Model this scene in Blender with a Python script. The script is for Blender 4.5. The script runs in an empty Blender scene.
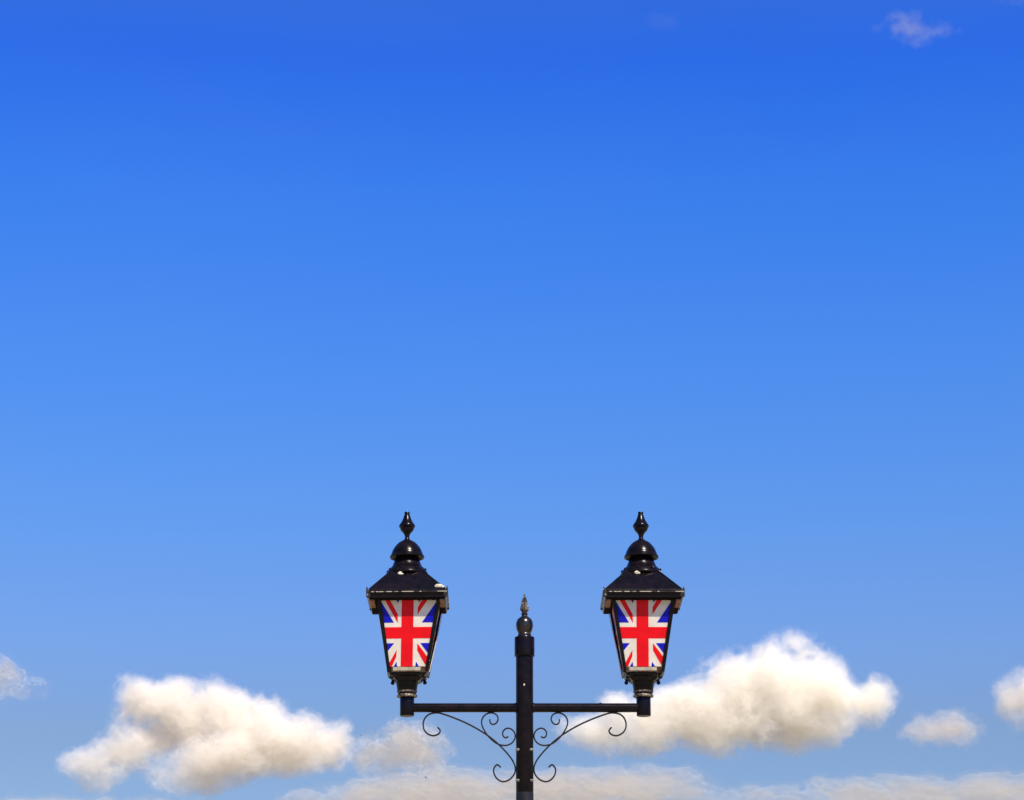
import bpy, bmesh, math, random
import numpy as np
from mathutils import Vector, Matrix

random.seed(7)
R = math.radians
sc = bpy.context.scene
COL = sc.collection

# ------------------------------------------------------------------ camera
W, H, F = 1024, 800, 2500.0          # pixel size of the picture and focal length in pixels
PITCH = R(16.85)
CAM = Vector((-0.059, -11.25, 1.60))
cd = bpy.data.cameras.new("camera"); cam = bpy.data.objects.new("camera", cd); COL.objects.link(cam)
cam.location = CAM; cam.rotation_euler = (R(90) + PITCH, 0, 0)
cd.sensor_fit = 'HORIZONTAL'; cd.sensor_width = 36.0; cd.lens = 36.0 * F / W
cd.clip_start = 0.05; cd.clip_end = 120000
sc.camera = cam

def ray(px, py):
    x = (px - W/2) / F; z = (H/2 - py) / F
    c, s = math.cos(PITCH), math.sin(PITCH)
    return Vector((x, c - z*s, s + z*c))
def xz(px, py, y=0.0):
    d = ray(px, py); t = (y - CAM.y) / d.y
    p = CAM + d*t
    return p.x, p.z
def Z(py, y=0.0, px=525): return xz(px, py, y)[1]
S = xz(526, 700)[0] - xz(525, 700)[0]      # metres per pixel at the lamp post

# ------------------------------------------------------------------ materials
def mat(name):
    m = bpy.data.materials.new(name); m.use_nodes = True
    nt = m.node_tree; b = nt.nodes["Principled BSDF"]
    return m, nt, b
def N(nt, t, **kw):
    n = nt.nodes.new(t)
    for k, v in kw.items():
        if k in n.inputs: n.inputs[k].default_value = v
        else: setattr(n, k, v)
    return n
def ramp(nt, stops):
    r = nt.nodes.new("ShaderNodeValToRGB"); e = r.color_ramp.elements
    while len(e) < len(stops): e.new(0.5)
    for i, (p, c) in enumerate(stops): e[i].position = p; e[i].color = (*c, 1)
    return r

def paint(name, base, base2, wear, wear_col=(0.42, 0.37, 0.27), scale=60.0, rough=0.42, bump=0.25, vert=1.0, spec=0.3):
    """dark gloss paint with dust, chips and pale lichen"""
    m, nt, b = mat(name); L = nt.links.new
    tc = N(nt, "ShaderNodeTexCoord")
    mp = N(nt, "ShaderNodeMapping"); mp.inputs["Scale"].default_value = (1, 1, vert)
    L(tc.outputs["Object"], mp.inputs["Vector"])
    n1 = N(nt, "ShaderNodeTexNoise", Scale=scale*0.35, Detail=6.0, Roughness=0.65)
    n2 = N(nt, "ShaderNodeTexNoise", Scale=scale, Detail=8.0, Roughness=0.7)
    for n in (n1, n2): L(mp.outputs[0], n.inputs["Vector"])
    r1 = ramp(nt, [(0.35, base), (0.7, base2)]); L(n1.outputs["Fac"], r1.inputs["Fac"])
    r2 = ramp(nt, [(wear, (0, 0, 0)), (wear + 0.035, (1, 1, 1))]); L(n2.outputs["Fac"], r2.inputs["Fac"])
    mx = N(nt, "ShaderNodeMix", data_type='RGBA')
    L(r2.outputs["Color"], mx.inputs["Factor"]); L(r1.outputs["Color"], mx.inputs["A"]); mx.inputs["B"].default_value = (*wear_col, 1)
    L(mx.outputs["Result"], b.inputs["Base Color"])
    rr = N(nt, "ShaderNodeMapRange"); rr.inputs["To Min"].default_value = rough - 0.12; rr.inputs["To Max"].default_value = rough + 0.14
    L(n2.outputs["Fac"], rr.inputs["Value"]); L(rr.outputs[0], b.inputs["Roughness"])
    b.inputs["Specular IOR Level"].default_value = spec
    bp = N(nt, "ShaderNodeBump", Strength=bump, Distance=0.002); L(n2.outputs["Fac"], bp.inputs["Height"]); L(bp.outputs[0], b.inputs["Normal"])
    return m

BLACK  = paint("black_gloss_paint", (0.0022, 0.0018, 0.003), (0.010, 0.0055, 0.0075), 0.76, rough=0.2, spec=0.16)
BLACK2 = paint("black_weathered_paint", (0.002, 0.0017, 0.0025), (0.008, 0.006, 0.005), 0.66, rough=0.28, scale=80, spec=0.18)
WORN   = paint("black_peeling_paint", (0.005, 0.004, 0.004), (0.03, 0.021, 0.015), 0.60, rough=0.5, scale=90, wear_col=(0.5, 0.44, 0.32))
SCRATCH = paint("scratched_trim", (0.01, 0.008, 0.008), (0.05, 0.04, 0.03), 0.52, rough=0.45, scale=45, wear_col=(0.45, 0.4, 0.3))
CHALK  = paint("chalky_worn_collar", (0.02, 0.016, 0.012), (0.20, 0.17, 0.12), 0.56, rough=0.6, scale=120, wear_col=(0.62, 0.56, 0.42))
MATTE  = paint("matte_black_underside", (0.004, 0.0035, 0.004), (0.012, 0.009, 0.007), 0.75, rough=0.85, spec=0.03)
RUST   = paint("rusty_primer", (0.17, 0.08, 0.04), (0.34, 0.19, 0.11), 0.73, rough=0.7, scale=70, wear_col=(0.5, 0.4, 0.28), spec=0.2)
SHAFT  = paint("grey_black_column_paint", (0.008, 0.008, 0.011), (0.016, 0.015, 0.018), 0.72, rough=0.45, scale=50)
IRON   = paint("scroll_iron_paint", (0.006, 0.005, 0.006), (0.018, 0.012, 0.010), 0.74, rough=0.4, scale=120)
STEEL  = paint("dull_zinc_bolt", (0.10, 0.09, 0.075), (0.42, 0.38, 0.32), 0.60, rough=0.45, scale=150, wear_col=(0.25, 0.14, 0.07))
SPEAR  = paint("weathered_spearhead", (0.012, 0.010, 0.009), (0.13, 0.11, 0.085), 0.57, rough=0.4, scale=110, wear_col=(0.5, 0.46, 0.38))
BALL   = paint("chipped_gloss_ball", (0.003, 0.0025, 0.003), (0.018, 0.015, 0.012), 0.64, rough=0.24, scale=70, spec=0.5)
PALE_EDGE  = paint("pale_edge_cream", (0.45, 0.40, 0.30), (0.75, 0.68, 0.54), 0.58, rough=0.7, scale=60, wear_col=(0.05, 0.035, 0.03))  # cream for the added strips that imitate the side panels' bright edge
CREAM  = paint("cream_sill_paint", (0.22, 0.20, 0.14), (0.42, 0.38, 0.27), 0.60, rough=0.6, scale=90, wear_col=(0.08, 0.06, 0.05))
DROP   = paint("bird_lime", (0.5, 0.44, 0.33), (0.74, 0.68, 0.54), 0.60, rough=0.8, scale=150, wear_col=(0.4, 0.36, 0.3))

def film(name, col, transl=0.38):
    m, nt, b = mat(name); L = nt.links.new
    tc = N(nt, "ShaderNodeTexCoord"); n = N(nt, "ShaderNodeTexNoise", Scale=25.0, Detail=5.0); L(tc.outputs["Object"], n.inputs["Vector"])
    r = ramp(nt, [(0.3, tuple(c*0.86 for c in col)), (0.7, col)]); L(n.outputs["Fac"], r.inputs["Fac"])
    L(r.outputs["Color"], b.inputs["Base Color"]); b.inputs["Roughness"].default_value = 0.45
    b.inputs["Specular IOR Level"].default_value = 0.3
    t = N(nt, "ShaderNodeBsdfTranslucent"); L(r.outputs["Color"], t.inputs["Color"])
    mx = N(nt, "ShaderNodeMixShader", Fac=transl); mx.inputs[0].default_value = transl
    L(b.outputs[0], mx.inputs[1]); L(t.outputs[0], mx.inputs[2]); L(mx.outputs[0], nt.nodes["Material Output"].inputs["Surface"])
    return m
F_WHITE = film("flag_white", (0.97, 0.92, 0.80))
F_RED   = film("flag_red", (0.95, 0.003, 0.012))
F_BLUE  = film("flag_blue", (0.006, 0.008, 0.60))

# ------------------------------------------------------------------ mesh helpers
def link(name, bm, m, parent=None, smooth=False, bevel=0.0):
    me = bpy.data.meshes.new(name)
    bmesh.ops.recalc_face_normals(bm, faces=bm.faces)
    bm.to_mesh(me); bm.free()
    for x in (m if isinstance(m, (list, tuple)) else [m]): me.materials.append(x)
    o = bpy.data.objects.new(name, me); COL.objects.link(o)
    if smooth:
        me.shade_smooth()
        me.set_sharp_from_angle(angle=R(38))
    if bevel:
        b = o.modifiers.new("bevel", 'BEVEL'); b.width = bevel; b.segments = 2; b.limit_method = 'ANGLE'; b.angle_limit = R(30)
    if parent is not None: o.parent = parent
    return o
def lathe(prof, n=40, cx=0, cy=0, bm=None, cap=True):
    """prof: (radius, z) listed from bottom to top"""
    bm = bm or bmesh.new(); rings = []
    for r, z in prof:
        rings.append([bm.verts.new((cx + r*math.cos(2*math.pi*k/n), cy + r*math.sin(2*math.pi*k/n), z)) for k in range(n)])
    for a, b in zip(rings, rings[1:]):
        for k in range(n):
            bm.faces.new((a[k], a[(k+1) % n], b[(k+1) % n], b[k]))
    if cap: bm.faces.new(rings[0][::-1]); bm.faces.new(rings[-1])
    return bm
def square_loft(prof, bm=None, cap=True):
    """prof: (half width, z) from bottom to top"""
    bm = bm or bmesh.new(); rings = []
    for h, z in prof:
        rings.append([bm.verts.new((sx*h, sy*h, z)) for sx, sy in ((-1, -1), (1, -1), (1, 1), (-1, 1))])
    for a, b in zip(rings, rings[1:]):
        for k in range(4): bm.faces.new((a[k], a[(k+1) % 4], b[(k+1) % 4], b[k]))
    if cap: bm.faces.new(rings[0][::-1]); bm.faces.new(rings[-1])
    return bm
def bar(bm, a, b, w, d, up=Vector((0, 1, 0))):
    """rectangular bar from a to b, w across, d along 'up'"""
    a, b = Vector(a), Vector(b); t = (b - a).normalized()
    u = (up - t*up.dot(t)).normalized(); v = t.cross(u)
    q = []
    for p in (a, b):
        q.append([bm.verts.new(p + v*sx*w/2 + u*sy*d/2) for sx, sy in ((-1, -1), (1, -1), (1, 1), (-1, 1))])
    for k in range(4): bm.faces.new((q[0][k], q[0][(k+1) % 4], q[1][(k+1) % 4], q[1][k]))
    bm.faces.new(q[0][::-1]); bm.faces.new(q[1])
def tube(bm, pts, r, n=10):
    pts = [Vector(p) for p in pts]; rings = []
    for i, p in enumerate(pts):
        t = (pts[min(i+1, len(pts)-1)] - pts[max(i-1, 0)]).normalized()
        u = Vector((0, 1, 0)) if abs(t.y) < 0.9 else Vector((0, 0, 1))
        u = (u - t*u.dot(t)).normalized(); v = t.cross(u)
        rr = r[i] if isinstance(r, (list, tuple)) else r
        rings.append([bm.verts.new(p + (u*math.cos(2*math.pi*k/n)*1.5 + v*math.sin(2*math.pi*k/n))*rr) if False else bm.verts.new(p + (u*math.cos(2*math.pi*k/n) + v*math.sin(2*math.pi*k/n))*rr) for k in range(n)])
    for a, b in zip(rings, rings[1:]):
        for k in range(n): bm.faces.new((a[k], a[(k+1) % n], b[(k+1) % n], b[k]))
    bm.faces.new(rings[0][::-1]); bm.faces.new(rings[-1])
def spline(P, n=6):
    out = []
    for i in range(len(P)-1):
        p0 = P[max(i-1, 0)]; p1 = P[i]; p2 = P[i+1]; p3 = P[min(i+2, len(P)-1)]
        for k in range(n):
            t = k/n
            out.append(tuple(0.5*((2*p1[j]) + (-p0[j]+p2[j])*t + (2*p0[j]-5*p1[j]+4*p2[j]-p3[j])*t*t + (-p0[j]+3*p1[j]-3*p2[j]+p3[j])*t**3) for j in range(2)))
    out.append(tuple(P[-1])); return out
def lump(bm, c, r, seed, squash=(1, 1, 1)):
    g = random.Random(seed)
    res = bmesh.ops.create_icosphere(bm, subdivisions=2, radius=1.0)
    for v in res['verts']:
        k = 1 + g.uniform(-0.22, 0.22)
        v.co = Vector(c) + Vector((v.co.x*squash[0], v.co.y*squash[1], v.co.z*squash[2]))*r*k

# ------------------------------------------------------------------ the lamp post
root = bpy.data.objects.new("street_lamp", None); COL.objects.link(root)
root["label"] = "black cast iron lamp post with two lanterns showing red white and blue flags"
root["category"] = "lamp post"

AX = 524.6                      # pixel column of the post's axis
AXX = xz(AX, 700)[0]            # its x in metres
root.location = (AXX, 0, 0)
def lz(px, py, y=0.0):          # picture measure -> post-local x, z
    x, z = xz(px, py, y); return x - AXX, z

PR = 8.7*S
zj = Z(792.6)
post = link("post", lathe([(PR*0.98, zj + 0.0015), (PR, zj + 0.004), (PR, Z(655.6) + 0.01)], 48), BLACK, root, True)
# lower column down to the pavement (below the picture's edge)
link("column", lathe([(0.17, 0.0), (0.17, 0.03), (0.155, 0.045), (0.15, 0.16), (0.135, 0.20), (0.10, 0.26), (0.085, 0.34), (0.10, 0.37), (0.10, 0.41),
                      (0.078, 0.45), (0.072, 0.9), (0.066, 1.25), (0.08, 1.27), (0.08, 1.31), (0.058, 1.34), (0.05, 1.9), (PR*1.22, zj - 0.9), (PR*1.3, zj - 0.88), (PR*1.3, zj - 0.84), (PR*1.02, zj - 0.80), (PR*1.0, zj - 0.001)], 48), SHAFT, root, True)
link("collar", lathe([(PR + 0.001, Z(657.2)), (9.9*S, Z(656.6)), (10.1*S, Z(655.8)), (10.1*S, Z(638.3)), (9.7*S, Z(637.4)), (6.6*S, Z(636.9))], 48), BLACK, root, True)
fin = link("finial", lathe([(6.6*S, Z(637.2)), (6.9*S, Z(635)), (6.2*S, Z(633.6)), (6.9*S, Z(632.2)), (8.1*S, Z(629.5)), (8.7*S, Z(625.8)), (8.4*S, Z(622.5)), (7.0*S, Z(619.3)),
                      (4.6*S, Z(617.4)), (3.0*S, Z(616.4)), (2.7*S, Z(615.2)), (3.6*S, Z(614.2)), (2.6*S, Z(613.0)), (2.9*S, Z(612))], 36), BALL, root, True)
# four-sided spearhead with leaf collar
bm = bmesh.new(); rings = []
for r, z in [(2.5*S, Z(612.2)), (4.4*S, Z(610.4)), (4.7*S, Z(608.4)), (3.6*S, Z(605)), (2.9*S, Z(601.5)), (1.9*S, Z(598)), (1.1*S, Z(595.5)), (0.25*S, Z(593.8))]:
    rings.append([bm.verts.new((r*(1.0 if k % 2 == 0 else 0.72)*math.cos(math.pi*k/4 + 0.2), r*(1.0 if k % 2 == 0 else 0.72)*math.sin(math.pi*k/4 + 0.2), z)) for k in range(8)])
for a, b in zip(rings, rings[1:]):
    for k in range(8): bm.faces.new((a[k], a[(k+1) % 8], b[(k+1) % 8], b[k]))
bm.faces.new(rings[0][::-1]); bm.faces.new(rings[-1])
link("spearhead", bm, SPEAR, fin)
# little pale chip on the shaft and worn bits on the ball
bm = bmesh.new(); x, z = lz(524.2, 684.6, -PR); lump(bm, (x, -PR*0.995, z), 0.0048, 3, (0.7, 0.3, 1.25)); link("paint_chip", bm, DROP, post)

def bolt(px, py, sgn, parent):
    x, z = lz(px, py)
    bm = bmesh.new()
    d = Vector((sgn*0.72, -0.69, 0)); p = d*PR + Vector((0, 0, z))
    tube(bm, [p - d*0.012, p + d*0.015], 0.0042, 8)
    tube(bm, [p - d*0.002, p + d*0.007], 0.0068, 6)
    return link("bolt", bm, STEEL, parent)

A_PTS = [(437.5,727.3),(440.2,730.6),(438.2,734.2),(432.8,735.7),(427.3,733.6),(423.9,729.2),(423.2,723.5),(425.2,717.9),(429.5,714.2),(435.5,712.9),(441.5,713.6),
         (455,718.3),(470,725),(485,733.7),(497,743),(507.5,753.8),(513.2,761.8),(515.3,768.5),(514.0,774.5),(509.2,779.8),(503,781.7),(497.8,779.4),(494.4,774.6),(493.7,769.2),(496.2,765.2),(498.4,765.3),(500.6,767.4)]
B_PTS = [(489.8,719.3),(490.3,722.8),(492.6,724.4),(495.8,723.5),(498,719.8),(497,715.6),(493.3,713.2),(488.6,713.2),(484,716),(481.6,721.3),(482.8,727.5),(488,735.9),
         (495.2,742.6),(501.5,745.2),(507.5,745.2),(512.6,742.3),(515.2,737),(514.0,731.8),(509.8,728.5),(505.3,729),(502.7,732.5),(503.3,736.2),(505.7,737.8),(508.3,736.5)]
def sweep_flat(bm, pts, w, d):
    """flat iron strip: w across in the plane of the scroll, d deep"""
    P = [Vector((x, 0, z)) for x, z in pts]; rings = []
    for i, p in enumerate(P):
        t = (P[min(i+1, len(P)-1)] - P[max(i-1, 0)]).normalized(); v = Vector((-t.z, 0, t.x))
        rings.append([bm.verts.new(p + v*sx*w/2 + Vector((0, sy*d/2, 0))) for sx, sy in ((-1, -0.8), (-0.6, -1), (0.6, -1), (1, -0.8), (1, 0.8), (0.6, 1), (-0.6, 1), (-1, 0.8))])
    n = 8
    for a, b in zip(rings, rings[1:]):
        for k in range(n): bm.faces.new((a[k], a[(k+1) % n], b[(k+1) % n], b[k]))
    bm.faces.new(rings[0][::-1]); bm.faces.new(rings[-1])

for sgn, tipx in ((-1, 407.3), (1, 643.2)):
    # arm
    za = Z(707.8)
    xe = lz(tipx, 708)[0]
    bm = bmesh.new()
    tube(bm, [(sgn*PR*0.82, 0, za), (xe - sgn*4*S, 0, za)], 4.55*S, 28)
    arm = link("arm", bm, BLACK, root, True)
    bm = bmesh.new(); tube(bm, [(sgn*(PR - 0.002), 0, za), (sgn*(PR + 0.006), 0, za)], [5.3*S, 4.7*S], 28); link("weld_ring", bm, BLACK2, arm, True)
    if sgn > 0:
        bm = bmesh.new(); x, z = lz(600.5, 703.2); lump(bm, (x, 0, za + 4.35*S), 0.007, 9, (1.2, 1, 0.6)); link("weld_bead", bm, BLACK2, arm)
    # scroll
    off = 0.0 if sgn < 0 else -0.5
    def cv(p):
        px, py = p
        if sgn > 0: px = 2*AX - px; py -= 0.6*max(0, min(1, (730 - py)/10)) * 0
        return lz(px, py)
    bm = bmesh.new(); sweep_flat(bm, spline([cv(p) for p in A_PTS], 6), 1.45*S, 0.013)
    scr = link("scroll_bracket", bm, IRON, root, True)
    bm = bmesh.new(); sweep_flat(bm, spline([cv(p) for p in B_PTS], 6), 1.35*S, 0.0124)
    link("small_scroll", bm, IRON, scr, True)
    for py in (750.6, 781.3):
        bolt(AX + sgn*8.7, py, sgn, scr)

# ------------------------------------------------------------------ lanterns
def clip(poly, a, b):
    """keep the part of poly on the left of a->b"""
    out = []
    def side(p): return (b[0]-a[0])*(p[1]-a[1]) - (b[1]-a[1])*(p[0]-a[0])
    for i in range(len(poly)):
        p, q = poly[i], poly[(i+1) % len(poly)]; sp, sq = side(p), side(q)
        if sp >= 0: out.append(p)
        if sp*sq < 0:
            t = sp/(sp-sq); out.append((p[0]+(q[0]-p[0])*t, p[1]+(q[1]-p[1])*t))
    return out

YT, YB = -29.6*S, -19.0*S            # distance of the glass from the axis, top and bottom
zt, zb = Z(599.6, YT), Z(666.4, YB)  # glass top and bottom
# flag shapes, u = px from the axis of the panel, v = picture row
U0 = 408.2
def q(*pts): return [((x/6.154 + 355) - U0, y/6.154 + 590) for x, y in pts]
FLAG = [
    ('b', q((130,62),(158,70),(238,200),(130,200))), ('b', q((520,62),(492,80),(410,200),(520,200))),
    ('b', q((246,56),(270,56),(262,80))), ('b', q((386,56),(408,56),(388,78))),
    ('b', q((130,327),(242,327),(198,380),(180,420))), ('b', q((402,327),(520,327),(500,420),(446,384))),
    ('b', q((258,440),(264,480),(236,480))), ('b', q((378,440),(372,480),(402,480))),
    ('r', q((178,56),(210,56),(261,150),(262,202))), ('r', q((446,56),(412,56),(384,106),(382,152))),
    ('r', q((258,368),(257,408),(226,480),(196,480))), ('r', q((384,327),(384,372),(434,460),(460,430))),
    ('r', q((284,50),(357.5,50),(357.5,480),(284,480))),
    ('r', q((120,228),(284,228),(284,298),(120,298))), ('r', q((357.5,228),(560,228),(560,298),(357.5,298))),
]
def make_flag_panel(parent, rot):
    """one glass face with the printed flag: white ground with the colours as thin films on it"""
    bm = bmesh.new()
    Lz = zb - zt
    def P(u, v, lift):
        # v: 0 top .. 1 bottom
        y = YT + (YB - YT)*v; z = zt + Lz*v
        nrm = Vector((0, -abs(Lz), -(YB - YT))).normalized()
        return Vector((u, y, z)) + nrm*lift
    ht, hb = 27.9*S, 17.9*S
    T = [(-ht, 0), (-hb, 1), (hb, 1), (ht, 0)]
    def addpoly(pts, lift, mi):
        f = bm.faces.new([bm.verts.new(P(u, v, lift)) for u, v in pts]); f.material_index = mi; return f
    addpoly(T, 0.0, 0)
    addpoly([(u, v) for u, v in T][::-1], -0.004, 0)
    for c, poly in FLAG:
        pl = [(u*S, (v - 599.6)/(666.4 - 599.6)) for u, v in poly]
        area = sum(pl[i][0]*pl[(i+1) % len(pl)][1] - pl[(i+1) % len(pl)][0]*pl[i][1] for i in range(len(pl)))
        if area < 0: pl = pl[::-1]
        # T is clockwise/ccw independent: clip against each edge with the inside on its own side
        TT = T if sum(T[i][0]*T[(i+1) % 4][1] - T[(i+1) % 4][0]*T[i][1] for i in range(4)) > 0 else T[::-1]
        for i in range(4): pl = clip(pl, TT[i], TT[(i+1) % 4]) if len(pl) > 2 else pl
        if len(pl) > 2: addpoly(pl, 0.0008, 1 if c == 'r' else 2)
    for v in bm.verts: v.co = Matrix.Rotation(rot, 3, 'Z') @ v.co
    me = bpy.data.meshes.new("flag_panel"); bm.to_mesh(me); bm.free()
    for m in (F_WHITE, F_RED, F_BLUE): me.materials.append(m)
    o = bpy.data.objects.new("flag_panel", me); COL.objects.link(o); o.parent = parent
    return o

def make_lantern():
    # frame: four raking corner bars, top rail, bottom rail
    bm = bmesh.new()
    hT, hB = 30.6*S, 18.9*S
    zT, zB = zt + 0.012, zb - 0.020
    for sx in (-1, 1):
        for sy in (-1, 1):
            bar(bm, (sx*hT, sy*hT, zT), (sx*hB, sy*hB, zB), 3.3*S, 3.3*S, Vector((0, 1, 0)))
    for k in range(4):
        M = Matrix.Rotation(k*math.pi/2, 3, 'Z')
        a, b = M @ Vector((-hT, -hT, zt + 0.006)), M @ Vector((hT, -hT, zt + 0.006)); bar(bm, a, b, 0.016, 0.011, Vector((0, 0, 1)))
        # thin glazing bead round the glass
        for s in (-1, 1):
            a, b = M @ Vector((s*28.3*S, YT + 0.000, zt)), M @ Vector((s*18.2*S, YB + 0.000, zb)); bar(bm, a, b, 0.005, 0.009)
    fr = link("lantern", bm, BLACK2, root, bevel=0.0012)
    for k in range(4): make_flag_panel(fr, k*math.pi/2)
    for sx in (-1, 1):      # added pale strips, standing in for the light edge of the side panels
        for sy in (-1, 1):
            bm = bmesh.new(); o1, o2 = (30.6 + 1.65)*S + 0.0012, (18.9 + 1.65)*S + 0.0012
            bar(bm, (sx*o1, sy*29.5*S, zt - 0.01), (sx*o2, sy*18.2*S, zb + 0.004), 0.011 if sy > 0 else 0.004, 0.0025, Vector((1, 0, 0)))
            if sy > 0: link("added_edge_strip", bm, PALE_EDGE, fr)
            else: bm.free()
    # sills: pale worn strips just under each glass
    for k in range(4):
        M = Matrix.Rotation(k*math.pi/2, 3, 'Z')
        bm = bmesh.new()
        a, b = M @ Vector((-14.8*S, YB - 0.001, zb - 0.0125)), M @ Vector((12.8*S, YB - 0.001, zb - 0.0125))
        bar(bm, a, b, 0.015, 0.016, Vector((0, 0, 1)))
        link("sill", bm, CREAM if k % 2 == 0 else BLACK2, fr, bevel=0.002)
    # base rail, seat and cup
    zs = Z(672.0, -19*S)
    bm = square_loft([(11.0*S, zs - 0.032), (12.6*S, zs - 0.026), (14.6*S, zs - 0.014), (17.6*S, zs - 0.010), (18.4*S, zs - 0.002), (18.0*S, zs + 0.002)])
    link("base_rail", bm, BLACK2, fr, bevel=0.002)
    for sx in (-1, 1):
        for sy in (-1, 1):
            bm = bmesh.new(); res = bmesh.ops.create_uvsphere(bm, u_segments=12, v_segments=8, radius=2.1*S)
            for v in res['verts']: v.co += Vector((sx*16.2*S, sy*16.2*S, zs - 0.020))
            link("corner_knob", bm, BLACK2, fr, True)
    link("cup", lathe([(7.6*S, Z(696)), (9.0*S, Z(694.6)), (9.3*S, Z(693.2)), (8.7*S, Z(691.8)), (9.9*S, Z(690.5)), (10.2*S, Z(688)), (10.9*S, Z(684)), (11.6*S, Z(680)), (12.8*S, Z(677)), (14.0*S, Z(675))], 32), BLACK2, fr, True)
    link("worn_collar", lathe([(9.0*S, Z(697.4)), (10.1*S, Z(696.9)), (10.2*S, Z(695.6)), (9.4*S, Z(694.9)), (8.6*S, Z(694.8)), (8.8*S, Z(693.2)), (9.9*S, Z(692.6)), (10.2*S, Z(691.3)), (8.9*S, Z(690.8))], 32), CHALK, fr, True)
    link("socket", lathe([(6.2*S, Z(716.2)), (6.9*S, Z(715.9)), (7.15*S, Z(715.2)), (7.15*S, Z(697.8)), (6.8*S, Z(697.0))], 36), BLACK, fr, True)
    # roof: eave board, ledge and hipped slopes rising to the round skirt
    ye = -39*S
    zf0, zf1 = Z(597.4, ye), Z(588.4, ye)
    bm = square_loft([(38.0*S, zf0), (38.6*S, zf0 + 0.001), (39.0*S, zf0 + 0.017), (40.2*S, zf0 + 0.022), (40.3*S, zf0 + 0.029), (38.6*S, zf0 + 0.032), (38.0*S, zf1 + 0.000),
                      (15.5*S, Z(570.4, -15.5*S)), (14.5*S, Z(569, -15*S))])
    roof = link("roof", bm, BLACK, fr, bevel=0.0015)
    bm = square_loft([(32.0*S, zf0 - 0.0035), (37.6*S, zf0 - 0.0035), (37.6*S, zf0 - 0.0004), (32*S, zf0 - 0.0004)])
    link("soffit", bm, MATTE, roof)
    for sx in (-1, 1):      # rusty side boards under the eaves
        bm = bmesh.new(); bar(bm, (sx*35.0*S, -36.4*S, zf0 - 0.0095), (sx*35.0*S, -5*S, zf0 - 0.0095), 0.024, 0.011, Vector((0, 0, 1)))
        link("side_board", bm, RUST, roof, bevel=0.004)
    # standing seams down the middle of each slope and along the hips
    zr = Z(570.4, -15.5*S)
    for k in range(4):
        M = Matrix.Rotation(k*math.pi/2, 3, 'Z')
        bm = bmesh.new(); bar(bm, M @ Vector((0.006, -37.6*S, zf1 + 0.001)), M @ Vector((0.003, -16*S, zr)), 0.005, 0.004, Vector((0, 0, 1))); link("roof_seam", bm, BLACK2, roof)
        bm = bmesh.new(); bar(bm, M @ Vector((37.6*S, -37.6*S, zf1)), M @ Vector((15.5*S, -15.5*S, zr)), 0.006, 0.006, Vector((0, 0, 1))); link("hip_rib", bm, BLACK2, roof)
    for k in range(4):      # scratched metal trim along the eave
        M = Matrix.Rotation(k*math.pi/2, 3, 'Z')
        bm = bmesh.new(); bar(bm, M @ Vector((-40.2*S, -40.5*S, zf0 + 0.0262)), M @ Vector((40.2*S, -40.5*S, zf0 + 0.0262)), 0.0035, 0.003, Vector((0, 0, 1)))
        link("eave_trim", bm, SCRATCH, roof)
    # upturned ears on the eave corners
    for sx in (-1, 1):
        for sy in (-1, 1):
            bm = bmesh.new()
            c = Vector((sx*38.6*S, sy*38.6*S, zf0 + (0.004 if sy < 0 else 0.018)))
            secs = [(0.0, 0.013, 0.0), (0.018, 0.012, 0.001), (0.03, 0.0085, 0.005), (0.040, 0.005, 0.008), (0.047, 0.0012, 0.011)]
            rr = []
            for dz, w, outw in [(a*(1 if sy < 0 else 0.6), b, c_) for a, b, c_ in secs]:
                p = c + Vector((sx*outw*0.7, sy*outw*0.7, dz))
                rr.append([bm.verts.new(p + Vector((dx*w*0.75, dy*w*0.75, 0))) for dx, dy in ((-1, -1), (1, -1), (1, 1), (-1, 1))])
            for a, b in zip(rr, rr[1:]):
                for k in range(4): bm.faces.new((a[k], a[(k+1) % 4], b[(k+1) % 4], b[k]))
            bm.faces.new(rr[0][::-1]); bm.faces.new(rr[-1])
            link("corner_ear", bm, WORN, roof)
    # vented chimney: skirt, dome, finial
    link("skirt", lathe([(19.2*S, Z(576.0)), (21.0*S, Z(575.6)), (21.4*S, Z(574.4)), (20.6*S, Z(572.6)), (19.0*S, Z(570.4)), (16.6*S, Z(568)), (15.6*S, Z(567.2)), (14.4*S, Z(565)), (13.2*S, Z(562)), (12.2*S, Z(560)), (11.6*S, Z(556))], 44), BLACK, roof, True)
    link("dome", lathe([(12.0*S, Z(554.6)), (15.2*S, Z(555.6)), (16.7*S, Z(557.9)), (17.3*S, Z(558.2)), (17.7*S, Z(557.2)), (16.7*S, Z(555.3)), (15.9*S, Z(554.4)), (15.8*S, Z(553.4)), (15.2*S, Z(552)), (14.4*S, Z(550)), (12.8*S, Z(547.4)), (10.8*S, Z(545)),
                        (8.4*S, Z(542.7)), (5.0*S, Z(540.8)), (3.6*S, Z(540))], 44), BLACK, roof, True)
    link("finial", lathe([(3.9*S, Z(540.6)), (3.0*S, Z(539.4)), (2.2*S, Z(538.2)), (2.3*S, Z(536.6)), (2.9*S, Z(534.6)), (4.2*S, Z(532.8)), (6.4*S, Z(530.6)), (7.0*S, Z(529.2)), (7.1*S, Z(528)), (8.1*S, Z(527.2)), (8.3*S, Z(526)),
                          (7.6*S, Z(524.6)), (6.2*S, Z(522.8)), (4.6*S, Z(520)), (3.5*S, Z(517)), (2.7*S, Z(514.6)), (2.5*S, Z(513.4)), (2.9*S, Z(512.9)), (2.6*S, Z(512.2)), (1.4*S, Z(511.8))], 30), BLACK, roof, True)
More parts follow.
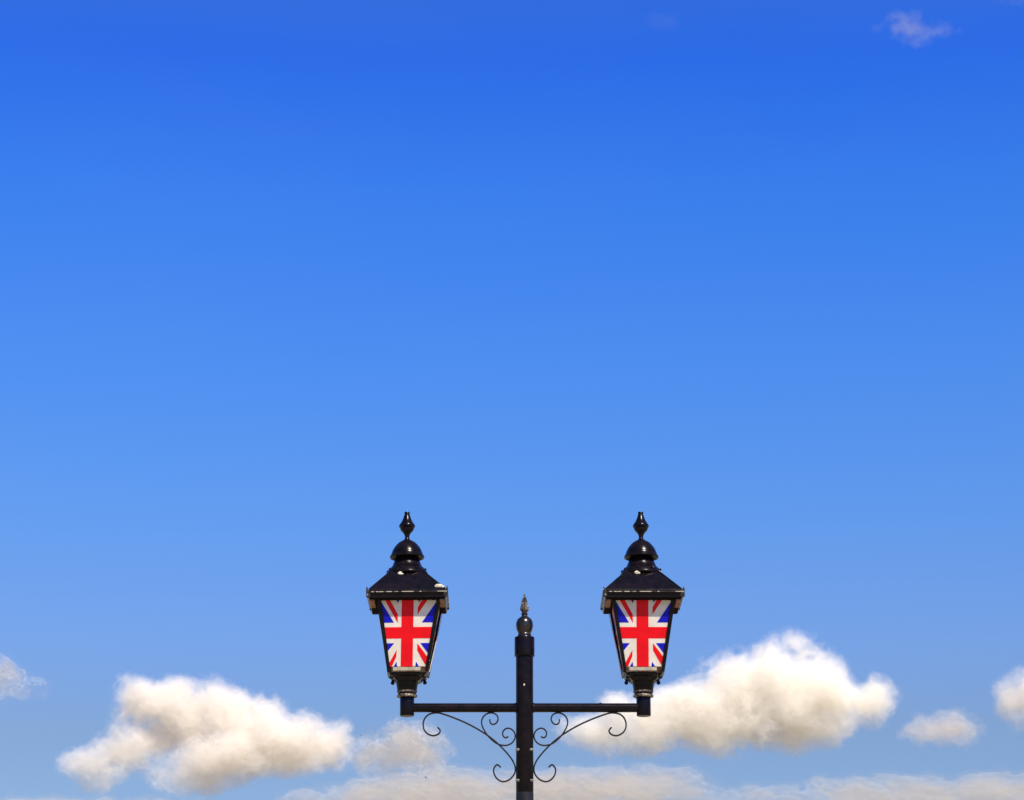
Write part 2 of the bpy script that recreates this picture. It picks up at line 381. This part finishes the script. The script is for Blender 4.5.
    # bolts / rivets round the skirt
    for a in (-150, -105, -60, -20, 30, 80, 130, 175):
        bm = bmesh.new(); lump(bm, (19.9*S*math.cos(R(a)), 19.9*S*math.sin(R(a)), Z(571.2)), 0.0055, 5); link("rivet", bm, BLACK2, roof)
    return fr

def tree(o, parent):
    c = o.copy(); COL.objects.link(c); c.parent = parent
    for ch in list(o.children): tree(ch, c)
    return c
lan = make_lantern()
lan2 = tree(lan, root)
lan.location = (xz(407.0, 620)[0] - AXX, 0, 0); lan.rotation_euler = (0, R(-0.7), R(0.5))
lan2.location = (xz(642.4, 620)[0] - AXX, 0, 0); lan2.rotation_euler = (0, R(0.0), R(-0.2))
# the tilt turns about the post's foot height: pin the sockets back on the arm ends
for l, px in ((lan, 407.1), (lan2, 643.6)):
    zr = Z(708); l.location.x = xz(px, 708)[0] - AXX - math.sin(l.rotation_euler.y)*zr

for o in [lan] + [c for c in lan.children if c.name.split('.')[0] in ('flag_panel', 'sill', 'base_rail', 'corner_knob', 'added_edge_strip')]:      # the glazed frame of this lantern sits slightly crooked
    o.data = o.data.copy()
    for v in o.data.vertices: v.co.x += (1.2 + 1.5*max(0, (v.co.z - zb)/(zt - zb)))*S
for o in [c for c in lan.children if c.name.split('.')[0] == 'roof']:
    for p in [o] + [c for c in o.children if c.name.split('.')[0] in ('soffit', 'side_board', 'corner_ear', 'hip_rib', 'roof_seam', 'eave_trim')]:
        p.data = p.data.copy()
        for v in p.data.vertices: v.co.x += 1.2*S*min(1, max(0, (Z(571) - v.co.z)/(Z(571) - Z(588))))
# bird droppings and lichen, each on its own lantern
def rc(l): return [c for c in l.children if c.name.startswith("roof")][0]
def dropping(l, x, y, z, r, seed, sq):
    bm = bmesh.new(); lump(bm, (x, y, z), r, seed, sq); lump(bm, (x + r*1.1, y, z - r*0.35), r*0.6, seed + 1, sq); lump(bm, (x - r*0.9, y + 0.002, z + r*0.1), r*0.45, seed + 2, sq)
    link("bird_dropping", bm, DROP, rc(l))
sk = Z(573.6)
dropping(lan, -6.4*S, -20.2*S, Z(573.2, -20*S), 0.0085, 11, (1.1, 0.5, 0.9))
dropping(lan, 14.5*S, -13.5*S, Z(571.4, -13*S), 0.007, 21, (1.1, 0.6, 0.8))
dropping(lan, 33.0*S, -36.4*S, Z(586.4, -36*S), 0.0125, 31, (1.6, 0.8, 0.75))
dropping(lan2, -5.6*S, -20.2*S, Z(572.4, -20*S), 0.0088, 41, (1.1, 0.5, 0.9))
dropping(lan2, 16.4*S, -13.0*S, Z(571.8, -13*S), 0.008, 51, (1.3, 0.6, 0.8))
dropping(lan2, 10.0*S, -14.5*S, Z(566.8, -14*S), 0.005, 61, (1.1, 0.6, 0.7))

# ------------------------------------------------------------------ ground
def sheet(name, rx, z, m, n=96, cx=0, cy=0):
    bm = bmesh.new(); bm.faces.new([bm.verts.new((cx + rx*math.cos(2*math.pi*k/n), cy + rx*math.sin(2*math.pi*k/n), z)) for k in range(n)])
    o = link(name, bm, m); o["kind"] = "structure"; return o
gm, nt, b = mat("dry_grass_ground"); tc = N(nt, "ShaderNodeTexCoord"); n1 = N(nt, "ShaderNodeTexNoise", Scale=0.02, Detail=12.0, Roughness=0.7)
nt.links.new(tc.outputs["Object"], n1.inputs["Vector"]); r = ramp(nt, [(0.3, (0.17, 0.15, 0.085)), (0.7, (0.25, 0.21, 0.12))]); nt.links.new(n1.outputs["Fac"], r.inputs["Fac"]); nt.links.new(r.outputs["Color"], b.inputs["Base Color"]); b.inputs["Roughness"].default_value = 0.95
sheet("ground", 60000, -0.12, gm)
pm, nt, b = mat("sandstone_paving"); tc = N(nt, "ShaderNodeTexCoord"); br = N(nt, "ShaderNodeTexBrick", Scale=1.2)
br.inputs["Color1"].default_value = (0.42, 0.34, 0.25, 1); br.inputs["Color2"].default_value = (0.34, 0.28, 0.21, 1); br.inputs["Mortar"].default_value = (0.16, 0.14, 0.12, 1); br.inputs["Mortar Size"].default_value = 0.012
nt.links.new(tc.outputs["Object"], br.inputs["Vector"]); nt.links.new(br.outputs["Color"], b.inputs["Base Color"]); b.inputs["Roughness"].default_value = 0.85
bm = lathe([(24, -0.5), (24, -0.01), (23.98, 0.0)], 96); po = link("pavement", bm, pm); po["kind"] = "structure"

# ------------------------------------------------------------------ clouds
def lattice(seed, n=64):
    g = np.random.default_rng(seed); v = g.normal(size=(n, n, n, 3)).astype(np.float32)
    v /= np.linalg.norm(v, axis=-1, keepdims=True); return v
LAT = lattice(5)
def perlin(p):
    i = np.floor(p).astype(np.int32); f = (p - i).astype(np.float32); i &= 63
    u = f*f*f*(f*(f*6-15)+10); out = 0
    for dx in (0, 1):
        for dy in (0, 1):
            for dz in (0, 1):
                g = LAT[(i[..., 0]+dx) & 63, (i[..., 1]+dy) & 63, (i[..., 2]+dz) & 63]
                d = g[..., 0]*(f[..., 0]-dx) + g[..., 1]*(f[..., 1]-dy) + g[..., 2]*(f[..., 2]-dz)
                w = (u[..., 0] if dx else 1-u[..., 0])*(u[..., 1] if dy else 1-u[..., 1])*(u[..., 2] if dz else 1-u[..., 2])
                out = out + d*w
    return out
def nets(field, org, h):
    """surface nets of field > 0; returns verts, quads"""
    f = field; s = f > 0; nx, ny, nz = f.shape
    acc = np.zeros((nx-1, ny-1, nz-1, 3), np.float32); cnt = np.zeros((nx-1, ny-1, nz-1), np.float32)
    sl = lambda o, n: slice(o, n-1+o)
    for ax in range(3):
        o1, o2 = [a for a in range(3) if a != ax]
        for a in (0, 1):
            for b in (0, 1):
                lo = [0, 0, 0]; lo[o1] = a; lo[o2] = b; hi = list(lo); hi[ax] = 1
                A = f[sl(lo[0], nx), sl(lo[1], ny), sl(lo[2], nz)]; B = f[sl(hi[0], nx), sl(hi[1], ny), sl(hi[2], nz)]
                m = (A > 0) != (B > 0)
                t = np.where(m, A/np.where(m, A-B, 1), 0)
                for c in range(3):
                    acc[..., c] += np.where(m, (t if c == ax else lo[c]), 0)
                cnt += m
    act = cnt > 0; idx = -np.ones(cnt.shape, np.int64); idx[act] = np.arange(act.sum())
    ijk = np.argwhere(act).astype(np.float32)
    V = (ijk + acc[act]/cnt[act][:, None])*h + org
    Q = []
    for ax in range(3):
        o1, o2 = (ax+1) % 3, (ax+2) % 3
        n = list(f.shape); n[ax] -= 1
        A = np.take(s, range(0, f.shape[ax]-1), ax); B = np.take(s, range(1, f.shape[ax]), ax)
        e = np.argwhere(A != B); up = A[tuple(e.T)]
        ok = (e[:, o1] > 0) & (e[:, o2] > 0) & (e[:, o1] < f.shape[o1]-1) & (e[:, o2] < f.shape[o2]-1); e = e[ok]; up = up[ok]
        def c(d1, d2):
            k = e.copy(); k[:, o1] -= d1; k[:, o2] -= d2; return idx[tuple(k.T)]
        q4 = np.stack([c(1, 1), c(0, 1), c(0, 0), c(1, 0)], 1)
        q4[~up] = q4[~up][:, ::-1]; Q.append(q4)
    return V, np.concatenate(Q)

def cloud_mat(name, dens, surf=0.0, aniso=0.0, col=(1, 1, 1)):
    m = bpy.data.materials.new(name); m.use_nodes = True; nt = m.node_tree; nt.nodes.clear(); L = nt.links.new
    out = N(nt, "ShaderNodeOutputMaterial")
    v = N(nt, "ShaderNodeVolumePrincipled"); v.inputs["Density"].default_value = dens; v.inputs["Anisotropy"].default_value = aniso
    v.inputs["Color"].default_value = (*col, 1)
    L(v.outputs[0], out.inputs["Volume"])
    if surf:
        t = N(nt, "ShaderNodeBsdfTransparent"); d = N(nt, "ShaderNodeBsdfDiffuse"); d.inputs["Color"].default_value = (0.95, 0.95, 0.95, 1)
        mx = N(nt, "ShaderNodeMixShader"); mx.inputs[0].default_value = surf
        L(t.outputs[0], mx.inputs[1]); L(d.outputs[0], mx.inputs[2]); L(mx.outputs[0], out.inputs["Surface"])
    return m

QUICK = 1.0
def cloud(name, blobs, dist, label, category, group=None, seed=0, amp=9.0, nscale=30.0, levels=((-4.5, 1/140), (-0.5, 1/60), (3.5, 1/26), (9.0, 1/15)), h=1.5, flat=None, stretch=1.0, thick=1.0, dens_k=1.0, surf=0.03, tint=(0.993, 0.962, 0.905)):
    """blobs: (px, py, rx, ry[, depth offset]) in picture pixels, built at real distance dist (m); one cell = h px of the picture"""
    px = np.array([b[0] for b in blobs], float); py = np.array([b[1] for b in blobs], float)
    cx, cy = px.mean(), py.mean()
    c = CAM + ray(cx, cy)*dist; k = dist/F            # metres per pixel at that distance
    B = []
    for b in blobs:
        q = (CAM + ray(b[0], b[1])*dist) - c
        dep = b[4] if len(b) > 4 else 0.0
        B.append((q.x/k, dep, (q.z)/k, b[2], min(b[2], b[3]*1.3)*thick, b[3]))
    pad = 10 + amp
    lo = np.array([min(b[i]-b[3+i] for b in B) - pad for i in range(3)]); hi = np.array([max(b[i]+b[3+i] for b in B) + pad for i in range(3)])
    n = np.ceil((hi-lo)/h).astype(int) + 1
    g = np.stack(np.meshgrid(*[lo[i] + np.arange(n[i])*h for i in range(3)], indexing='ij'), -1).astype(np.float32)
    # gentle warp of the space so the blobs lose their roundness
    off = np.float32(seed*7.31)
    wv = np.stack([perlin(g/46 + off + 11*i) for i in range(3)], -1)
    gw = g + wv*np.float32(amp*0.8)
    K = 0.28; acc = 0
    for b in B:
        rr = np.array(b[3:6], np.float32); r = float(rr.min())
        d = (1 - np.linalg.norm((gw - np.array(b[:3], np.float32))/rr, axis=-1))*r
        acc = acc + np.exp(np.clip(d*K, -30, 30))
    d = np.log(acc)/K
    a, s, nz = amp, nscale, 0
    st = np.array([1, 1, stretch], np.float32)
    for o in range(6):
        pn = perlin(g*st/s + off + 3.7*o)
        nz = nz + (a*1.5*pn if o == 0 else a*(0.6 - 2.6*np.abs(pn)))      # billowed octaves: round tops, sharp creases
        a *= 0.67; s *= 0.5
        if s < 2.2*h: break
    # flatter and calmer base
    f = d + nz
    zlo = min(b[2]-b[5] for b in B); zhi = max(b[2]+b[5] for b in B)
    fade = np.clip((zlo + 0.42*(zhi-zlo) - g[..., 2])/(0.35*(zhi-zlo)), 0, 1)
    root_o = None
    for li, (lev, dens) in enumerate(levels):
        ff = f - lev - (abs(lev) + 3.0)*fade*(0.4 + 0.35*li)
        ff[0], ff[-1] = -1, -1; ff[:, 0], ff[:, -1] = -1, -1; ff[:, :, 0], ff[:, :, -1] = -1, -1
        if not (ff > 0).any(): continue
        V, Q = nets(ff, lo, h)
        me = bpy.data.meshes.new(name); V = V*k
        me.from_pydata(V.tolist(), [], Q.tolist()); me.update(); me.shade_smooth()
        me.materials.append(cloud_mat("cloud_vapour", dens*dens_k/k, surf if li == 1 else 0.0, col=tint))
        me['lev'] = li
        nm = name if li == 1 else ("veil" if li == 0 else "core")
        o = bpy.data.objects.new(nm, me); COL.objects.link(o)
        if li == 0: veil = o
        elif li == 1:
            root_o = o; o.location = c; o["label"] = label; o["category"] = category
            if group: o["group"] = group
            veil.parent = o
        else: o.parent = root_o
    if root_o is None:
        root_o = veil; root_o.name = name; root_o.location = c; root_o["label"] = label; root_o["category"] = category
    return root_o

import time
T0 = time.time()
SOFT = ((-3.0, 1/120), (2.0, 1/45), (7.0, 1/25))
# left cumulus
cloud("cloud", [(137,697,19,17),(158,702,30,18),(178,697,20,16),(209,702,18,18),(226,712,24,22),(190,724,34,18,6),(262,732,26,28,-6),(296,744,32,25,-6),(330,746,20,22),(240,754,42,26,-4),(208,768,36,22),(285,760,38,18),(150,738,28,14,6),(122,752,22,15,4),(95,768,28,15,4),(104,782,18,9,4),(180,778,28,11),(212,784,26,9)],
      5200, "broad cream cumulus cloud at lower left, wispy tail trailing down to its left", "cloud", "cumulus clouds low in the sky", seed=1, h=1.25, tint=(0.974, 0.944, 0.894))
# right cumulus
cloud("cloud", [(620,714,20,20,8),(600,734,34,18,8),(626,742,26,15,8),(650,728,30,22,6),(680,714,28,28),(696,736,45,16),(722,686,26,26,-2),(745,692,30,32,-4),(712,717,40,30),(775,692,34,36,-8),(808,696,32,31,-8),(830,702,24,30,-6),(790,724,50,25,-2),(745,730,50,20),(862,706,20,20),(878,691,13,13),(803,639,9,7,6),(817,648,10,6,6),(829,656,8,6,6),(767,648,9,6,6)],
      5000, "large bright cumulus cloud rising behind the right lantern", "cloud", "cumulus clouds low in the sky", seed=2, h=1.25, tint=(0.989, 0.965, 0.912))
# right-hand small ones
cloud("cloud", [(930,732,18,10),(952,728,20,14),(942,735,26,9)], 5600, "small oval grey cloud between the large right cumulus and the picture edge", "cloud", "cumulus clouds low in the sky", seed=3, amp=7, nscale=15, dens_k=0.45, tint=(0.87, 0.80, 0.71), levels=((-4.0, 1/70), (0.5, 1/34), (5.0, 1/22)))
cloud("cloud", [(1012,704,16,22),(1035,698,26,26),(1060,705,30,22)], 5300, "rounded white cloud cut by the right edge of the picture", "cloud", "cumulus clouds low in the sky", seed=4, amp=7, nscale=20, dens_k=0.55, tint=(0.96, 0.92, 0.85))
cloud("cloud", [(2,676,16,18),(-22,680,26,22),(14,688,16,7),(30,689,9,4)], 5400, "faint pale cloud cut by the left edge of the picture", "cloud", "cumulus clouds low in the sky", seed=5, amp=9, nscale=14, dens_k=0.3, tint=(0.82, 0.73, 0.58), levels=SOFT)
# hazy cloud under the left lantern
cloud("cloud", [(412,748,28,22),(385,758,34,18),(430,764,20,14)], 6500, "hazy grey cloud below the left lantern, above the long bank", "cloud", "cumulus clouds low in the sky", seed=6, amp=11, nscale=18, dens_k=0.36, tint=(0.82, 0.73, 0.58), levels=SOFT)
# long banks near the horizon
cloud("cloud_bank", [(330,806,40,12),(400,796,60,18),(450,792,60,20),(560,790,90,20),(640,786,60,17),(682,794,28,11),(490,808,180,15)], 9000, "long flat cloud bank along the bottom behind the post", "cloud bank", seed=7, dens_k=0.7, tint=(0.82, 0.73, 0.58), amp=6, nscale=32, h=1.7, stretch=1.6, levels=((-3.5, 1/200), (0.5, 1/90), (6.0, 1/45)))
cloud("cloud_bank", [(760,794,36,9),(860,794,44,13),(840,784,20,7),(920,793,60,13),(985,790,60,14),(1050,792,60,16),(900,808,160,14)], 9500, "low ragged cloud bank along the bottom right corner", "cloud bank", seed=8, dens_k=0.7, tint=(0.82, 0.73, 0.58), amp=5.5, nscale=26, h=1.7, stretch=1.6, levels=((-3.5, 1/200), (0.5, 1/90), (6.0, 1/45)))
cloud("cloud_bank", [(60,806,60,8),(130,810,60,8)], 9800, "thin pale cloud bank in the bottom left corner", "cloud bank", seed=9, dens_k=0.7, tint=(0.82, 0.73, 0.58), amp=5, nscale=26, h=1.7, stretch=1.8, levels=((-3.0, 1/120), (1.0, 1/60)))
# high wisps
cloud("cloud_wisp", [(903,12,6,3),(908,20,7,6),(911,28,8,7),(916,36,10,7),(911,46,5,7),(928,36,10,4),(938,33,9,3),(896,27,10,3)], 3000, "small torn white wisp high in the top right of the sky", "cloud", "thin wisps high in the sky", seed=10, dens_k=0.11, surf=0.003, tint=(0.9, 0.8, 0.42), amp=7, nscale=11, h=0.8, levels=((-1.0, 1/110), (1.2, 1/45), (4.0, 1/25)))
cloud("cloud_wisp", [(655,16,5,3),(662,22,8,4),(670,27,7,4)], 3100, "barely visible wisp at the top, right of centre", "cloud", "thin wisps high in the sky", seed=11, dens_k=0.07, surf=0.002, tint=(0.82, 0.73, 0.58), amp=4, nscale=10, h=0.8, levels=((-1.0, 1/260), (1.0, 1/130)))
cloud("cloud_wisp", [(1014,2,14,5),(1026,-4,14,6)], 3000, "faint wisp right in the top right corner", "cloud", "thin wisps high in the sky", seed=12, dens_k=0.09, surf=0.003, tint=(0.82, 0.73, 0.58), amp=4, nscale=10, h=0.9, levels=((-1.0, 1/220), (1.0, 1/110)))
print("CLOUDS", time.time() - T0)

# ------------------------------------------------------------------ birds
bmat = paint("dark_feathers", (0.03, 0.028, 0.026), (0.07, 0.06, 0.05), 0.9, rough=0.7)
def bird(px, py, dist, span, yaw, bank, label):
    bm = bmesh.new()
    body = [(-0.5, 0.02), (-0.36, 0.06), (-0.18, 0.1), (0.05, 0.115), (0.22, 0.085), (0.33, 0.06), (0.40, 0.068), (0.47, 0.045), (0.54, 0.008)]
    rr = []
    for x, r in body: rr.append([bm.verts.new((x, r*math.cos(a*math.pi/5), r*math.sin(a*math.pi/5)*0.9)) for a in range(10)])
    for a, b in zip(rr, rr[1:]):
        for k in range(10): bm.faces.new((a[k], a[(k+1) % 10], b[(k+1) % 10], b[k]))
    bm.faces.new(rr[0][::-1]); bm.faces.new(rr[-1])
    for s in (-1, 1):       # wings, raised then drooping at the tips
        st = [(0.05, 0.08, 0.03, 0.36), (0.05, 0.4, 0.26, 0.34), (0.0, 0.72, 0.28, 0.24), (-0.10, 1.0, 0.18, 0.05)]
        w = []
        for x, y, z, c in st: w.append([bm.verts.new((x + c/2, s*y, z)), bm.verts.new((x, s*y, z + 0.02)), bm.verts.new((x - c/2, s*y, z)), bm.verts.new((x, s*y, z - 0.012))])
        for a, b in zip(w, w[1:]):
            for k in range(4): bm.faces.new((a[k], a[(k+1) % 4], b[(k+1) % 4], b[k]))
        bm.faces.new(w[0][::-1]); bm.faces.new(w[-1])
    t = [bm.verts.new(v) for v in ((-0.42, -0.04, 0.01), (-0.42, 0.04, 0.01), (-0.78, 0.11, 0.0), (-0.78, -0.11, 0.0), (-0.42, -0.04, -0.01), (-0.42, 0.04, -0.01), (-0.78, 0.11, -0.012), (-0.78, -0.11, -0.012))]
    for f in ((0, 1, 2, 3), (7, 6, 5, 4), (0, 4, 5, 1), (1, 5, 6, 2), (2, 6, 7, 3), (3, 7, 4, 0)): bm.faces.new([t[i] for i in f])
    o = link("bird", bm, bmat); o.scale = (span/2,)*3; o.location = CAM + ray(px, py)*dist; o.rotation_euler = (R(bank), R(-12), R(yaw))
    o["label"] = label; o["category"] = "bird"; o["group"] = "distant flying birds"
bird(425.8, 777.6, 330, 0.62, 160, 25, "tiny dark bird flying in front of the long cloud bank below the left lantern")
bird(361.0, 735.4, 480, 0.62, 20, -15, "tiniest bird, a speck beside the right end of the left cumulus")

# ------------------------------------------------------------------ light and sky
EL, AZ = R(53), R(27)        # the sun stands high behind the camera, to its right
sun = bpy.data.lights.new("sun", 'SUN'); sun.energy = 4.9; sun.angle = R(0.53); sun.color = (1.0, 0.90, 0.76)
so = bpy.data.objects.new("sun", sun); COL.objects.link(so)
sd = Vector((math.sin(AZ)*math.cos(EL), -math.cos(AZ)*math.cos(EL), math.sin(EL)))     # towards the sun
so.rotation_euler = sd.to_track_quat('Z', 'Y').to_euler()

w = bpy.data.worlds.new("World"); sc.world = w; w.use_nodes = True; nt = w.node_tree; L = nt.links.new
bg = nt.nodes["Background"]; bg.inputs["Strength"].default_value = 0.10
sky = N(nt, "ShaderNodeTexSky"); sky.sky_type = 'NISHITA'; sky.sun_disc = False
sky.sun_elevation = EL; sky.sun_rotation = math.atan2(sd.x, sd.y)
sky.altitude = 0; sky.air_density = 1.0; sky.dust_density = 0.4; sky.ozone_density = 2.5
# the photograph's deep polarised blue: the sky's colour graded by height above the horizon
EXPO = 0.5
def lin(c): c = c/255; return c/12.92 if c < 0.04045 else ((c + 0.055)/1.055)**2.4
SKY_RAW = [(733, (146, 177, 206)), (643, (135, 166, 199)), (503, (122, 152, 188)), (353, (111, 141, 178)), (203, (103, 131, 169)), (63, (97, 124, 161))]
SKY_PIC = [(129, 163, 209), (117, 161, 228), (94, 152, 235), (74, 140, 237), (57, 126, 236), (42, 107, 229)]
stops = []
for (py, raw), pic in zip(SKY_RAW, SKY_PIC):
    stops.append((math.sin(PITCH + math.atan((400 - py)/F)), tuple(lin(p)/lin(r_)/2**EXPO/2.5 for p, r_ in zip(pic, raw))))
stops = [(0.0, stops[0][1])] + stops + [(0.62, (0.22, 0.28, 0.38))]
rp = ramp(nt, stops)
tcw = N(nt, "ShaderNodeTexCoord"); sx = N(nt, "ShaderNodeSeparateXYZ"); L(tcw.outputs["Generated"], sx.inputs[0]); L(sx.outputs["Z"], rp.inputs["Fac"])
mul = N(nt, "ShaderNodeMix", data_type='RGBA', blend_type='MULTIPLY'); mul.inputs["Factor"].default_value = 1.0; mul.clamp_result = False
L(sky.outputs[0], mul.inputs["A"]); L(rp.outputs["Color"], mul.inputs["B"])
vs = N(nt, "ShaderNodeVectorMath", operation='SCALE'); vs.inputs["Scale"].default_value = 2.5
mpw = N(nt, "ShaderNodeMapping"); mpw.inputs["Scale"].default_value = (1, 1, 2.6); L(tcw.outputs["Generated"], mpw.inputs["Vector"])
hz = N(nt, "ShaderNodeTexNoise", Scale=4.5, Detail=7.0, Roughness=0.55); L(mpw.outputs[0], hz.inputs["Vector"])
hr = N(nt, "ShaderNodeMapRange"); hr.inputs["From Min"].default_value = 0.35; hr.inputs["From Max"].default_value = 0.75; hr.inputs["To Max"].default_value = 0.02
L(hz.outputs["Fac"], hr.inputs["Value"])
hm = N(nt, "ShaderNodeMix", data_type='RGBA'); hm.inputs["B"].default_value = (3.2, 3.6, 4.4, 1); L(hr.outputs[0], hm.inputs["Factor"])
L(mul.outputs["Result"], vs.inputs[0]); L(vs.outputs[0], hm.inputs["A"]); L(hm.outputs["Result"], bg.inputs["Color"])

# ------------------------------------------------------------------ render settings
sc.view_settings.view_transform = 'Standard'; sc.view_settings.look = 'None'; sc.view_settings.gamma = 1.0; sc.view_settings.use_curve_mapping = False
sc.view_settings.exposure = EXPO
sc.render.engine = 'CYCLES'
cy = sc.cycles
cy.use_denoising = True; cy.max_bounces = 24; cy.volume_bounces = 14; cy.transparent_max_bounces = 96; cy.diffuse_bounces = 4; cy.transmission_bounces = 12
cy.volume_step_rate = 1.0; cy.caustics_reflective = False; cy.caustics_refractive = False; cy.sample_clamp_indirect = 8.0
